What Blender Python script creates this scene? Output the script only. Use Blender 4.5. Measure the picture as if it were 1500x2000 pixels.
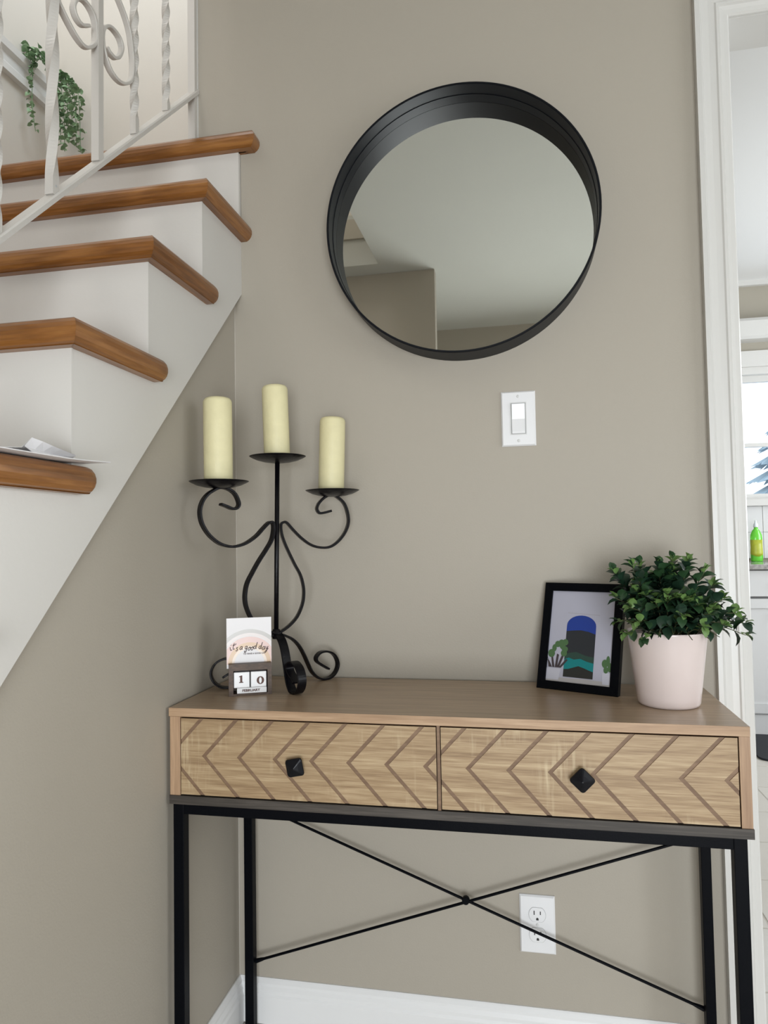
import bpy, bmesh, math, random
from mathutils import Vector, Matrix
PI = math.pi
for o in list(bpy.data.objects): bpy.data.objects.remove(o)
sc = bpy.context.scene
COL = sc.collection
# ------------------------------------------------------------------ camera, light, exposure
def cam_axes(yaw, pitch, roll):
    f = Vector((math.sin(yaw)*math.cos(pitch), math.cos(yaw)*math.cos(pitch), math.sin(pitch)))
    r0 = Vector((math.cos(yaw), -math.sin(yaw), 0)); u0 = r0.cross(f)
    return r0*math.cos(roll)+u0*math.sin(roll), u0*math.cos(roll)-r0*math.sin(roll), f
cr, cu, cf = cam_axes(-0.198559, 0.041699, -0.016639)
cd = bpy.data.cameras.new('camera'); cam = bpy.data.objects.new('camera', cd); COL.objects.link(cam)
cd.sensor_fit = 'HORIZONTAL'; cd.sensor_width = 36; cd.lens = 1375.33/1500*36; cd.clip_start = .01
cam.matrix_world = Matrix(((cr.x, cu.x, -cf.x, .66874), (cr.y, cu.y, -cf.y, -1.55778), (cr.z, cu.z, -cf.z, 1.08006), (0, 0, 0, 1)))
sc.camera = cam
w = bpy.data.worlds.new('sky'); sc.world = w; w.use_nodes = True
bgn = w.node_tree.nodes['Background']; bgn.inputs[0].default_value = (.80, .90, 1, 1); bgn.inputs[1].default_value = 2.2
sc.view_settings.view_transform = 'Standard'; sc.view_settings.look = 'None'
sc.view_settings.gamma = 1; sc.view_settings.use_curve_mapping = False
sc.view_settings.exposure = 0.0
def area(name, loc, direction, sx, sy, power, col):
    l = bpy.data.lights.new(name, 'AREA'); l.shape = 'RECTANGLE'; l.size = sx; l.size_y = sy; l.energy = power; l.color = col
    o = bpy.data.objects.new(name, l); COL.objects.link(o); o.location = loc
    o.rotation_euler = Vector(direction).to_track_quat('-Z', 'Y').to_euler(); return o
area('window_light_right', (3.28, -1.55, 1.45), (-1, 0, 0), 1.9, 1.4, 15, (1, .97, .93))
area('window_light_front', (1.3, -3.72, .80), (-.1, 1, -.12), 1.45, 1.3, 78, (.93, .97, 1))
area('window_light_stairwell', (-.62, -.75, 4.9), (0, .15, -1), .9, 1.4, 24, (1, .98, .96))
area('added_riser_fill', (-.64, -2.30, 3.9), (0, 1, -.75), .8, 1.2, 17, (1, .97, .95))  # added fill lamp high over the stairs to brighten the risers; no window here
area('window_light_upper', (-.12, .42, 3.75), (-1, .25, -.35), .7, 1.0, 22, (.72, .86, 1))
area('added_kitchen_fill', (3.55, 1.7, 1.5), (-1, 0, 0), 1.5, 1.3, 54, (.95, .98, 1))  # added out-of-view lamp that brightens the cabinets and kitchen floor
# ------------------------------------------------------------------ materials
def mat(name, col, rough=.5, metal=0, spec=.5, bump=0, bscale=200, var=0, vscale=3, coat=0, trans=0):
    m = bpy.data.materials.new(name); m.use_nodes = True; nt = m.node_tree; b = nt.nodes['Principled BSDF']
    b.inputs['Base Color'].default_value = (*col, 1); b.inputs['Roughness'].default_value = rough; b.inputs['Metallic'].default_value = metal
    b.inputs['Specular IOR Level'].default_value = spec; b.inputs['Coat Weight'].default_value = coat; b.inputs['Transmission Weight'].default_value = trans
    tc = nt.nodes.new('ShaderNodeTexCoord')
    if var:
        n = nt.nodes.new('ShaderNodeTexNoise'); n.inputs['Scale'].default_value = vscale; n.inputs['Detail'].default_value = 4
        nt.links.new(tc.outputs['Object'], n.inputs['Vector'])
        r = nt.nodes.new('ShaderNodeMix'); r.data_type = 'RGBA'
        r.inputs[6].default_value = (*[c*(1-var) for c in col], 1); r.inputs[7].default_value = (*[min(1, c*(1+var)) for c in col], 1)
        nt.links.new(n.outputs['Fac'], r.inputs[0]); nt.links.new(r.outputs[2], b.inputs['Base Color'])
    if bump:
        n2 = nt.nodes.new('ShaderNodeTexNoise'); n2.inputs['Scale'].default_value = bscale; n2.inputs['Detail'].default_value = 3
        nt.links.new(tc.outputs['Object'], n2.inputs['Vector'])
        bp = nt.nodes.new('ShaderNodeBump'); bp.inputs['Strength'].default_value = bump; bp.inputs['Distance'].default_value = .002
        nt.links.new(n2.outputs['Fac'], bp.inputs['Height']); nt.links.new(bp.outputs['Normal'], b.inputs['Normal'])
    return m
def wood(name, dark, mid, light, axis=0, rough=.45, scale=1.0, stretch=14, coat=0, streak=0):
    m = bpy.data.materials.new(name); m.use_nodes = True; nt = m.node_tree; b = nt.nodes['Principled BSDF']; L = nt.links.new
    b.inputs['Roughness'].default_value = rough; b.inputs['Coat Weight'].default_value = coat; b.inputs['Coat Roughness'].default_value = .15
    tc = nt.nodes.new('ShaderNodeTexCoord')
    def noise(sc_long, sc_cross, detail, dist):
        mp = nt.nodes.new('ShaderNodeMapping'); s = [sc_cross*scale]*3; s[axis] = sc_long*scale; mp.inputs['Scale'].default_value = s
        L(tc.outputs['Object'], mp.inputs['Vector'])
        n = nt.nodes.new('ShaderNodeTexNoise'); n.inputs['Scale'].default_value = 1; n.inputs['Detail'].default_value = detail; n.inputs['Distortion'].default_value = dist
        L(mp.outputs[0], n.inputs['Vector']); return n
    a = noise(3, 3*stretch, 3, .6); c = noise(14, 14*stretch, 5, .2)
    mx = nt.nodes.new('ShaderNodeMath'); mx.operation = 'MULTIPLY_ADD'; mx.inputs[1].default_value = .55
    h = nt.nodes.new('ShaderNodeMath'); h.operation = 'MULTIPLY'; h.inputs[1].default_value = .45
    L(c.outputs['Fac'], h.inputs[0]); L(a.outputs['Fac'], mx.inputs[0]); L(h.outputs[0], mx.inputs[2])
    r = nt.nodes.new('ShaderNodeValToRGB'); e = r.color_ramp.elements
    e[0].position = .32; e[0].color = (*dark, 1); e[1].position = .66; e[1].color = (*light, 1)
    k = e.new(.5); k.color = (*mid, 1); L(mx.outputs[0], r.inputs[0]); out = r.outputs[0]
    if streak:
        mp = nt.nodes.new('ShaderNodeMapping'); s = [16, 16, 16]; s[axis] = 150; s[2] = 14; mp.inputs['Scale'].default_value = s; L(tc.outputs['Object'], mp.inputs['Vector'])
        n = nt.nodes.new('ShaderNodeTexNoise'); n.inputs['Scale'].default_value = 1; n.inputs['Detail'].default_value = 2; L(mp.outputs[0], n.inputs['Vector'])
        big = nt.nodes.new('ShaderNodeTexNoise'); big.inputs['Scale'].default_value = 9; L(tc.outputs['Object'], big.inputs['Vector'])
        rr = nt.nodes.new('ShaderNodeValToRGB'); rr.color_ramp.elements[0].position = .52; rr.color_ramp.elements[1].position = .66; L(big.outputs['Fac'], rr.inputs[0])
        r2 = nt.nodes.new('ShaderNodeValToRGB'); r2.color_ramp.elements[0].position = .5; r2.color_ramp.elements[1].position = .7; L(n.outputs['Fac'], r2.inputs[0])
        mm = nt.nodes.new('ShaderNodeMath'); mm.operation = 'MULTIPLY'; L(rr.outputs[0], mm.inputs[0]); L(r2.outputs[0], mm.inputs[1])
        m3 = nt.nodes.new('ShaderNodeMath'); m3.operation = 'MULTIPLY'; m3.inputs[1].default_value = streak; L(mm.outputs[0], m3.inputs[0])
        mix = nt.nodes.new('ShaderNodeMix'); mix.data_type = 'RGBA'; L(m3.outputs[0], mix.inputs[0]); L(out, mix.inputs[6]); mix.inputs[7].default_value = (.60, .49, .32, 1); out = mix.outputs[2]
    L(out, b.inputs['Base Color'])
    bp = nt.nodes.new('ShaderNodeBump'); bp.inputs['Strength'].default_value = .12; bp.inputs['Distance'].default_value = .001
    L(c.outputs['Fac'], bp.inputs['Height']); L(bp.outputs['Normal'], b.inputs['Normal'])
    return m
M = {}
M['wall'] = mat('taupe_wall_paint', (.40, .363, .305), .55, spec=.35, bump=.12, bscale=260, var=.02, vscale=2)
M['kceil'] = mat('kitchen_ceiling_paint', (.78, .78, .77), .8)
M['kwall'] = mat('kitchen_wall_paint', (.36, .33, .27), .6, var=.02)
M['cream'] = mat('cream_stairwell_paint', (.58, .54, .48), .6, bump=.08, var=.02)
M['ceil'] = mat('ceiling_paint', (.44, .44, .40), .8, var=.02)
M['white'] = mat('white_trim_paint', (.63, .62, .595), .35, bump=.05, bscale=80, var=.02, vscale=6)
M['base_white'] = mat('bright_white_baseboard_paint', (.80, .80, .80), .35)
M['stair_white'] = mat('stair_white_paint', (.63, .61, .575), .4, bump=.1, bscale=120, var=.03, vscale=5)
M['iron_white'] = mat('white_painted_iron', (.53, .505, .47), .3, bump=.1, bscale=300)
M['plastic'] = mat('white_plastic', (.80, .80, .81), .25)
M['plastic_grey'] = mat('pale_grey_plastic', (.66, .66, .65), .3)
M['hole'] = mat('dark_hole', (.03, .03, .03), .6)
M['gap'] = mat('seam_grey', (.42, .42, .42), .6)
M['oak'] = wood('stair_oak', (.12, .043, .009), (.23, .090, .020), (.34, .15, .040), 0, .33, 1.0, 12, coat=.25)
M['oak_y'] = wood('stair_oak_side', (.115, .041, .009), (.22, .086, .020), (.33, .145, .040), 1, .33, 1.0, 12, coat=.25)
M['top'] = wood('tabletop_oak', (.29, .205, .135), (.365, .265, .178), (.46, .34, .235), 0, .32, 1.0, 22)
M['edge'] = wood('edge_oak', (.30, .185, .105), (.40, .26, .155), (.50, .345, .22), 0, .5, 1.2, 20)
M['edge_v'] = wood('side_oak', (.28, .17, .10), (.37, .235, .14), (.47, .31, .19), 2, .5, 1.2, 20)
M['drawer'] = wood('drawer_oak', (.22, .135, .068), (.35, .24, .132), (.47, .35, .21), 0, .5, 1.5, 26, streak=.55)
M['groove'] = wood('groove_brown', (.15, .085, .048), (.19, .115, .068), (.24, .15, .09), 0, .6)
M['dark'] = wood('dark_board', (.022, .018, .014), (.045, .037, .030), (.085, .072, .060), 0, .55, 1.2, 24)
M['seam'] = mat('dark_seam', (.035, .018, .012), .7)
M['black'] = mat('black_powder_coat', (.0015, .002, .0035), .42, spec=.07, bump=.1, bscale=400)
M['iron'] = mat('black_wrought_iron', (.003, .0026, .004), .32, spec=.22, bump=.35, bscale=90)
M['knob'] = mat('black_knob', (.003, .0035, .006), .3, spec=.25)
M['mirror'] = mat('mirror_silver', (.80, .81, .78), .015, metal=1)
M['mframe'] = mat('mirror_frame_black', (.002, .003, .0055), .45, spec=.2)
M['candle'] = mat('ivory_wax', (.72, .66, .40), .5, bump=.5, bscale=60, var=.07, vscale=45)
M['pot'] = mat('pale_pink_ceramic', (.68, .585, .56), .2, bump=.03, bscale=30, var=.02, vscale=20)
M['soil'] = mat('dark_soil', (.02, .015, .01), .9, bump=1, bscale=120)
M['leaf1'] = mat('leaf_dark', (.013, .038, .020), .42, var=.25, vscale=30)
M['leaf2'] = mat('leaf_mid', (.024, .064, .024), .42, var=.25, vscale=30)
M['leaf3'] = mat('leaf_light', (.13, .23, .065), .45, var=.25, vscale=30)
M['stem'] = mat('stem_green', (.07, .075, .03), .6)
M['vine'] = mat('vine_leaf', (.19, .30, .16), .5, var=.3, vscale=30)
M['caulk'] = mat('corner_caulk', (.50, .465, .41), .6)
M['paper'] = mat('white_paper', (.74, .73, .74), .7, var=.03)
M['walnut'] = wood('dark_stained_block', (.035, .018, .010), (.065, .036, .020), (.105, .062, .036), 0, .5, 2, 10)
M['card'] = mat('white_card', (.80, .78, .79), .5)
M['ink'] = mat('dark_ink', (.06, .03, .03), .6)
M['ink_brown'] = mat('brown_ink', (.10, .045, .035), .6)
def flat(n, c, r=.5): M[n] = mat(n, c, r)
for n, c in {'arc_grey': (.50, .48, .46), 'arc_pale': (.70, .64, .62), 'arc_pink': (.70, .50, .46), 'arc_tan': (.66, .47, .31), 'arc_cream': (.80, .68, .58),
             'art_wall': (.42, .42, .50), 'art_ledge': (.36, .34, .38), 'art_blue': (.010, .04, .26), 'art_hill': (.018, .022, .028), 'art_green': (.020, .055, .042), 'art_teal': (.0, .19, .20),
             'art_rock': (.016, .018, .016), 'art_cactus': (.065, .14, .055), 'art_aloe': (.045, .035, .04), 'art_pot': (.50, .50, .57), 'art_ground': (.40, .38, .38)}.items(): flat(n, c, .28)
M['tile'] = mat('beige_floor_tile', (.62, .585, .53), .18, var=.06, vscale=5)
M['grout'] = mat('tile_grout', (.50, .47, .42), .8)
M['cab'] = mat('grey_white_cabinet', (.62, .62, .62), .35)
M['cab_gap'] = mat('cabinet_gap', (.12, .12, .12), .6)
M['counter'] = mat('speckled_granite', (.34, .32, .31), .12, var=.6, vscale=70)
M['splash'] = mat('pale_wall_tile', (.66, .66, .66), .2)
M['mat'] = mat('charcoal_floor_mat', (.022, .024, .030), .9, bump=1, bscale=500)
M['yellow'] = mat('yellow_sponge', (.75, .62, .12), .8, bump=1, bscale=300)
M['label'] = mat('olive_label', (.38, .42, .03), .4, var=.3, vscale=40)
M['fir'] = mat('fir_needles_haze_tinted', (.27, .36, .42), .9, var=.3, vscale=3)  # pale blue haze and overexposure are put into the needle colour
M['bark'] = mat('bark', (.16, .13, .11), .9)
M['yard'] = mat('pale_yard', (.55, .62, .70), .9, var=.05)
M['green'] = mat('green_bottle_plastic', (.20, .78, .07), .15, trans=.35)
M['cap'] = mat('pale_bottle_cap', (.75, .82, .85), .3)
gl = bpy.data.materials.new('window_glass'); gl.use_nodes = True; nt = gl.node_tree; nt.nodes.clear()
o_ = nt.nodes.new('ShaderNodeOutputMaterial'); mx_ = nt.nodes.new('ShaderNodeMixShader'); t_ = nt.nodes.new('ShaderNodeBsdfTransparent'); g_ = nt.nodes.new('ShaderNodeBsdfGlossy')
g_.inputs['Roughness'].default_value = .02; mx_.inputs[0].default_value = .07
nt.links.new(t_.outputs[0], mx_.inputs[1]); nt.links.new(g_.outputs[0], mx_.inputs[2]); nt.links.new(mx_.outputs[0], o_.inputs[0]); M['glass'] = gl
# ------------------------------------------------------------------ object helpers
def thing(name, label, cat, loc=(0, 0, 0), group=None):
    o = bpy.data.objects.new(name, None); o.empty_display_size = .02; COL.objects.link(o); o.location = loc
    o['label'] = label; o['category'] = cat
    if group: o['group'] = group
    return o
def tag(o, label, cat, group=None):
    o['label'] = label; o['category'] = cat
    if group: o['group'] = group
    return o
def worigin(o):
    v = Vector((0, 0, 0))
    while o: v += o.location; o = o.parent
    return v
def obj(name, bm, m, parent=None, smooth=False, origin=None, label=None, kind=None):
    """bm in world coordinates; linked as one mesh"""
    base = Vector(origin) if origin is not None else (worigin(parent) if parent else Vector((0, 0, 0)))
    bmesh.ops.translate(bm, vec=-base, verts=bm.verts)
    bmesh.ops.recalc_face_normals(bm, faces=bm.faces)
    me = bpy.data.meshes.new(name); bm.to_mesh(me); bm.free()
    for mm in (m if isinstance(m, (list, tuple)) else [m]): me.materials.append(M[mm] if isinstance(mm, str) else mm)
    if smooth:
        for p in me.polygons: p.use_smooth = True
    o = bpy.data.objects.new(name, me); COL.objects.link(o)
    if parent: o.parent = parent
    o.location = base-(worigin(parent) if parent else Vector((0, 0, 0)))
    if label: o['label'] = label
    if kind: o['kind'] = kind
    return o
def struct(name, bm, m, smooth=False, origin=None): return obj(name, bm, m, None, smooth, origin, kind='structure')
def box(bm, x0, x1, y0, y1, z0, z1, bev=0, mi=0):
    n = bmesh.new()
    vs = [n.verts.new((x, y, z)) for x in (x0, x1) for y in (y0, y1) for z in (z0, z1)]
    for f in ((0, 1, 3, 2), (4, 6, 7, 5), (0, 4, 5, 1), (2, 3, 7, 6), (0, 2, 6, 4), (1, 5, 7, 3)): n.faces.new([vs[i] for i in f])
    if bev: bmesh.ops.bevel(n, geom=list(n.edges), offset=bev, segments=2, affect='EDGES', profile=.6)
    for f in n.faces: f.material_index = mi
    merge(bm, n); return bm
def merge(bm, n, mtx=None):
    if mtx is not None: bmesh.ops.transform(n, matrix=mtx, verts=n.verts)
    mp = {v: bm.verts.new(v.co) for v in n.verts}
    for f in n.faces:
        try: g = bm.faces.new([mp[v] for v in f.verts]); g.material_index = f.material_index; g.smooth = f.smooth
        except ValueError: pass
    n.free()
def B(*a, bev=0): return box(bmesh.new(), *a, bev=bev)
def prism(pts, axis, a0, a1, bm=None, mi=0):
    """polygon of 2D points extruded along axis; 2D coordinates are the other two axes in order"""
    bm = bm or bmesh.new()
    def P(p, a):
        q = list(p); q.insert(axis, a); return q
    v0 = [bm.verts.new(P(p, a0)) for p in pts]; v1 = [bm.verts.new(P(p, a1)) for p in pts]; n = len(pts)
    fs = [bm.faces.new(v0), bm.faces.new(v1[::-1])]
    for i in range(n): fs.append(bm.faces.new((v0[i], v0[(i+1) % n], v1[(i+1) % n], v1[i])))
    for f in fs: f.material_index = mi
    return bm
def loft(rings, bm=None, closed=True, cap=True):
    bm = bm or bmesh.new(); R = [[bm.verts.new(p) for p in r] for r in rings]; n = len(R[0])
    for a, b in zip(R, R[1:]):
        for i in range(n if closed else n-1):
            j = (i+1) % n; bm.faces.new((a[i], a[j], b[j], b[i]))
    if cap: bm.faces.new(R[0][::-1]); bm.faces.new(R[-1])
    return bm
def lathe(prof, c, seg=48, bm=None, axis=2):
    """prof: (r, h); closed solid of revolution about axis through c"""
    bm = bm or bmesh.new(); rings = []
    for r, h in prof:
        if r < 1e-6:
            q = [0, 0, 0]; q[axis] = h; rings.append([bm.verts.new(Vector(c)+Vector(q))]); continue
        ring = []
        for k in range(seg):
            a = 2*PI*k/seg; q = [r*math.cos(a), r*math.sin(a)]; q.insert(axis, h); ring.append(bm.verts.new(Vector(c)+Vector(q)))
        rings.append(ring)
    for a, b in zip(rings, rings[1:]):
        if len(a) == 1 and len(b) == 1: continue
        for k in range(seg):
            j = (k+1) % seg
            if len(a) == 1: bm.faces.new((a[0], b[j], b[k]))
            elif len(b) == 1: bm.faces.new((a[k], a[j], b[0]))
            else: bm.faces.new((a[k], a[j], b[j], b[k]))
    return bm
def crom(pts, sub=6):
    P = [Vector(p) for p in pts]; P = [2*P[0]-P[1]]+P+[2*P[-1]-P[-2]]; out = []
    for i in range(1, len(P)-2):
        a, b, c, d = P[i-1:i+3]
        for k in range(sub):
            t = k/sub; out.append(.5*((2*b)+(c-a)*t+(2*a-5*b+4*c-d)*t*t+(3*b-a-3*c+d)*t**3))
    out.append(P[-2]); return out
def tube(path, r, seg=8, bm=None):
    P = [Vector(p) for p in path]; rings = []; n = None
    for i, p in enumerate(P):
        t = (P[min(i+1, len(P)-1)]-P[max(i-1, 0)]).normalized()
        if n is None: n = t.orthogonal().normalized()
        n = (n-t*n.dot(t)).normalized(); b = t.cross(n); rr = r(i/(len(P)-1)) if callable(r) else r
        rings.append([p+(n*math.cos(2*PI*k/seg)+b*math.sin(2*PI*k/seg))*rr for k in range(seg)])
    return loft(rings, bm)
def strap(path, nrm, w, t, bm=None):
    """flat bar of width w (along nrm) and thickness t following a path in a plane"""
    P = [Vector(p) for p in path]; N = Vector(nrm).normalized(); rings = []
    for i, p in enumerate(P):
        T = (P[min(i+1, len(P)-1)]-P[max(i-1, 0)]).normalized(); S = T.cross(N).normalized()
        c = .22*t; ww = w/2; tt = t/2
        rings.append([p+N*a+S*b for a, b in ((-ww+c, -tt), (ww-c, -tt), (ww, -tt+c), (ww, tt-c), (ww-c, tt), (-ww+c, tt), (-ww, tt-c), (-ww, -tt+c))])
    return loft(rings, bm)
def frame_mtx(o, x, y, z): return Matrix(((x[0], y[0], z[0], o[0]), (x[1], y[1], z[1], o[1]), (x[2], y[2], z[2], o[2]), (0, 0, 0, 1)))
def text_bm(body, size, bold=0, ext=.0002, xs=1.0):
    c = bpy.data.curves.new('lettering', 'FONT'); c.body = body; c.size = size; c.offset = bold; c.extrude = ext; c.align_x = 'CENTER'; c.align_y = 'CENTER'; c.resolution_u = 3
    o = bpy.data.objects.new('lettering', c); COL.objects.link(o); bpy.context.view_layer.update()
    me = bpy.data.meshes.new_from_object(o.evaluated_get(bpy.context.evaluated_depsgraph_get()))
    n = bmesh.new(); n.from_mesh(me); bmesh.ops.transform(n, matrix=Matrix.Diagonal((xs, 1, 1, 1)), verts=n.verts)
    for f in n.faces: f.material_index = 0
    bpy.data.objects.remove(o); bpy.data.curves.remove(c); bpy.data.meshes.remove(me); return n
# ------------------------------------------------------------------ the setting
CZ = 2.68
XL, XE, XO = -1.15, -.09, -.13       # stairwell left wall, left end of back wall, ceiling opening edge
YF = .87                              # far wall of the stairwell
def wallb(*boxes):
    bm = bmesh.new()
    for b in boxes: box(bm, *b)
    return bm
struct('wall_back', wallb((XE, 1.099, 0, .11, 0, 5.0), (1.099, 2.052, 0, .11, 2.18, CZ), (2.052, 3.3, 0, .11, 0, CZ)), 'wall')
struct('wall_left', prism([(0, 0), (0, 1.665), (-1.69, 0)], 0, -.1, -.0005), 'wall')
struct('wall_right', wallb((3.3, 3.42, -3.75, -2.5, 0, CZ), (3.3, 3.42, -.6, 0, 0, CZ), (3.3, 3.42, -2.5, -.6, 0, .75), (3.3, 3.42, -2.5, -.6, 2.15, CZ)), 'wall')
struct('wall_front', wallb((XL, .55, -3.87, -3.75, 0, CZ), (2.05, 3.42, -3.87, -3.75, 0, CZ), (.55, 2.05, -3.87, -3.75, 0, .1), (.55, 2.05, -3.87, -3.75, 1.5, CZ)), 'wall')
struct('wall_bulkhead', B(XL, .176, -2.60, -2.528, 0, CZ-.001), 'wall')
struct('wall_stairwell_left', B(XL-.1, XL, -3.75, YF, 0, 5.0), 'cream')
struct('wall_stairwell_far', B(XL-.1, .1, YF, YF+.1, 0, 5.0), 'cream')
struct('wall_stairwell_right', B(XE, XE+.09, .11, YF, 0, 5.0), 'cream')
struct('wall_upper_right', B(XO, XO+.1, -2.47, 0, 2.98, 5.0), 'cream')
struct('wall_upper_front', B(XL, XO+.1, -2.47, -2.373, 2.98, 5.0), 'cream')
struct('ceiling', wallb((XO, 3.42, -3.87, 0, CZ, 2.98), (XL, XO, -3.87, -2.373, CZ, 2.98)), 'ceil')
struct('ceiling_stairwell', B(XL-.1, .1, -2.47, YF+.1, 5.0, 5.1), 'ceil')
obj('trim_1', B(XL, XO, -2.373, -2.36, 2.835, 2.95), 'kwall', kind='structure')
# windows outside the view that let the daylight in
def window_frame(name, axis, pos, a0, a1, z0, z1):
    bm = bmesh.new(); t = .05
    for (p0, p1, q0, q1) in ((a0, a1, z0, z0+t), (a0, a1, z1-t, z1), (a0, a0+t, z0, z1), (a1-t, a1, z0, z1), ((a0+a1)/2-.02, (a0+a1)/2+.02, z0, z1)):
        if axis == 0: box(bm, pos, pos+.05, p0, p1, q0, q1)
        else: box(bm, p0, p1, pos, pos+.05, q0, q1)
    return struct(name, bm, 'white')
window_frame('window_2', 0, 3.33, -2.5, -.6, .75, 2.15); window_frame('window_3', 1, -3.85, .55, 2.05, .1, 1.5)
struct('trim_6', B(-.0004, .0012, -.0012, -.0002, .094, 1.655), 'caulk')
# baseboards
def base_prof(h=.094): return [(0, 0), (-.016, 0), (-.016, h*.62), (-.013, h*.68), (-.013, h*.76), (-.009, h*.84), (-.009, h*.9), (-.005, h*.97), (-.003, h), (0, h)]
struct('baseboard_back', prism(base_prof(), 0, .0, 1.042), 'base_white')
bb = prism([(-a, z) for a, z in base_prof()], 1, -1.6, -.003)
struct('baseboard_left', bb, 'base_white')
# doorway casing and jamb
pr = [(1.042, 0), (1.042, -.020), (1.051, -.021), (1.054, -.017), (1.057, -.014), (1.070, -.013), (1.082, -.014), (1.085, -.017), (1.090, -.017), (1.092, -.013), (1.100, -.011), (1.108, -.010), (1.111, -.006), (1.111, 0)]
bm = bmesh.new(); L = [bm.verts.new((x, y, 0)) for x, y in pr]; L2 = [bm.verts.new((x, y, 2.167+(1.113-x))) for x, y in pr]
W2 = 2.04; R2 = [bm.verts.new((W2+(1.113-x), y, 2.167+(1.113-x))) for x, y in pr]; R0 = [bm.verts.new((W2+(1.113-x), y, 0)) for x, y in pr]
for a, b in ((L, L2), (L2, R2), (R2, R0)):
    for i in range(len(pr)):
        j = (i+1) % len(pr); bm.faces.new((a[i], a[j], b[j], b[i]))
bm.faces.new(L); bm.faces.new(R0)
dc = struct('door_1', bm, 'white')
bm = bmesh.new(); box(bm, 1.0995, 1.110, .0005, .1095, 0, 2.179); box(bm, 1.110, 2.042, .0005, .1095, 2.168, 2.179); box(bm, 2.042, 2.0515, .0005, .1095, 0, 2.179)
obj('jamb', bm, 'white', dc)
# floors
struct('floor', B(XL-.1, 3.42, -3.87, .0, -.1, -.004), 'tile')
kf = struct('floor_kitchen', B(XE, 3.7, .0, 3.3, -.1, -.0012), 'grout')
n0 = None
for i in range(7):
    for j in range(11):
        x = 1.0+i*.305; y = .002+j*.295
        if n0 is None:
            n0 = obj('tile', B(x, x+.300, y, y+.290, -.02, 0, bev=.002), 'tile', kf, origin=(x, y, 0)); continue
        t = n0.copy(); COL.objects.link(t); t.parent = kf; t.location = (x, y, 0)
# ------------------------------------------------------------------ staircase
RISE, RUN, ZU, YR, XS = .2135, .216, 1.373, -.641, .018     # step 2 underside / riser
def zu(k): return (1.157 if k == 1 else ZU+(k-2)*RISE)
def yr(k): return YR+(k-2)*RUN if k < 5 else -.012
NK = [-3, -2, -1, 0, 1, 2, 3, 4, 5]
st = thing('staircase', 'white painted staircase with orange oak treads rising to the left of the console table', 'staircase', (-.5, -1.2, 0))
T = .041
# stringer: sawtooth top, straight lower edge
zl = lambda y: 1.674+.986*y
up = [(0, zl(0)), (0, zu(5))]
for k in (5, 4, 3, 2, 1, 0, -1, -2, -3):
    y = yr(k) if k < 5 else -.0; z1 = zu(k); z0 = zu(k-1)+.002
    if k < 5: up += [(y+.0042, z1-.0003), (y+.0042, z0)]
    else: up += [(y, z0)]
yb = yr(-3); up += [(yb-.18, zu(-4)), (yb-.18, 0), (-1.70, 0)]
obj('stringer', prism([(y, z) for y, z in up], 0, 0, XS), 'stair_white', st)
for k in NK:
    y = yr(k); z0 = max(0, zu(k-1)+T-.002); z1 = zu(k); XN = XS if k < 5 else XS+.022
    if k == -3: z0 = 0
    if z1 <= 0: continue
    y2 = 0 if k == 5 else y+.018
    obj('riser', B(XL+.001, XS-.0005 if k == 5 else XS+.0005, y, y2-.0003 if k == 5 else y+.004, z0, z1), 'stair_white', st)
    yn = yr(k+1) if k < 5 else .0
    if k == 5: tm = wallb((XL+.001, XE-.001, y, YF-.001, z1, z1+T-.003), (XE-.001, XN-.004, y, -.0004, z1, z1+T-.003))
    else: tm = B(XL+.001, XS-.004, y, yn-.0003, z1+.0003, z1+T-.003)
    td = obj('tread', tm, 'oak', st)
    # nosing profile: u outward, v up
    pf = [(-.004, 0), (.016, 0)]+[(.010+.0175*math.cos(a), T/2+(T/2)*math.sin(a)) for a in [(-.42+.84*i/7)*PI for i in range(8)]]+[(.010, T), (-.004, T)]
    bm = bmesh.new()
    a = [bm.verts.new((XL+.001, y-u, z1+v)) for u, v in pf]; b = [bm.verts.new((XN+u, y-u, z1+v)) for u, v in pf]
    bm.faces.new(a); bm.faces.new(b[::-1])
    for i in range(len(pf)):
        j = (i+1) % len(pf); bm.faces.new((a[i], a[j], b[j], b[i]))
    obj('front_nosing', bm, 'oak', td, smooth=False)
    ye = yn+.026
    rings = [[(XN+u, y-u-.0006 if k < 5 else y-u, z1+v) for u, v in pf]]
    if k == 5: ye = -.001
    else:
        for dy, s in ((-.012, 1), (-.005, .97), (-.001, .88), (0, .70)):
            rings.append([(XS+.008+(u-.008)*s, ye+dy, z1+T/2+(v-T/2)*s) for u, v in pf])
    if k == 5: rings.append([(XN+u, ye, z1+v) for u, v in pf])
    obj('side_nosing', loft(rings), 'oak_y', td)
# wall cap of the stairwell: horizontal white rail on the left wall
hr = [(XL, 2.805), (XL+.022, 2.805), (XL+.022, 2.83), (XL+.014, 2.842), (XL+.014, 2.873), (XL+.03, 2.882), (XL+.034, 2.907), (XL, 2.907)]
struct('trim_2', prism([(x, z) for x, z in hr], 1, -.6, YF-.001), 'white')
struct('trim_3', B(XE-.009, XE, -.004, .114, 2.056, 5.0), 'white')
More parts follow.
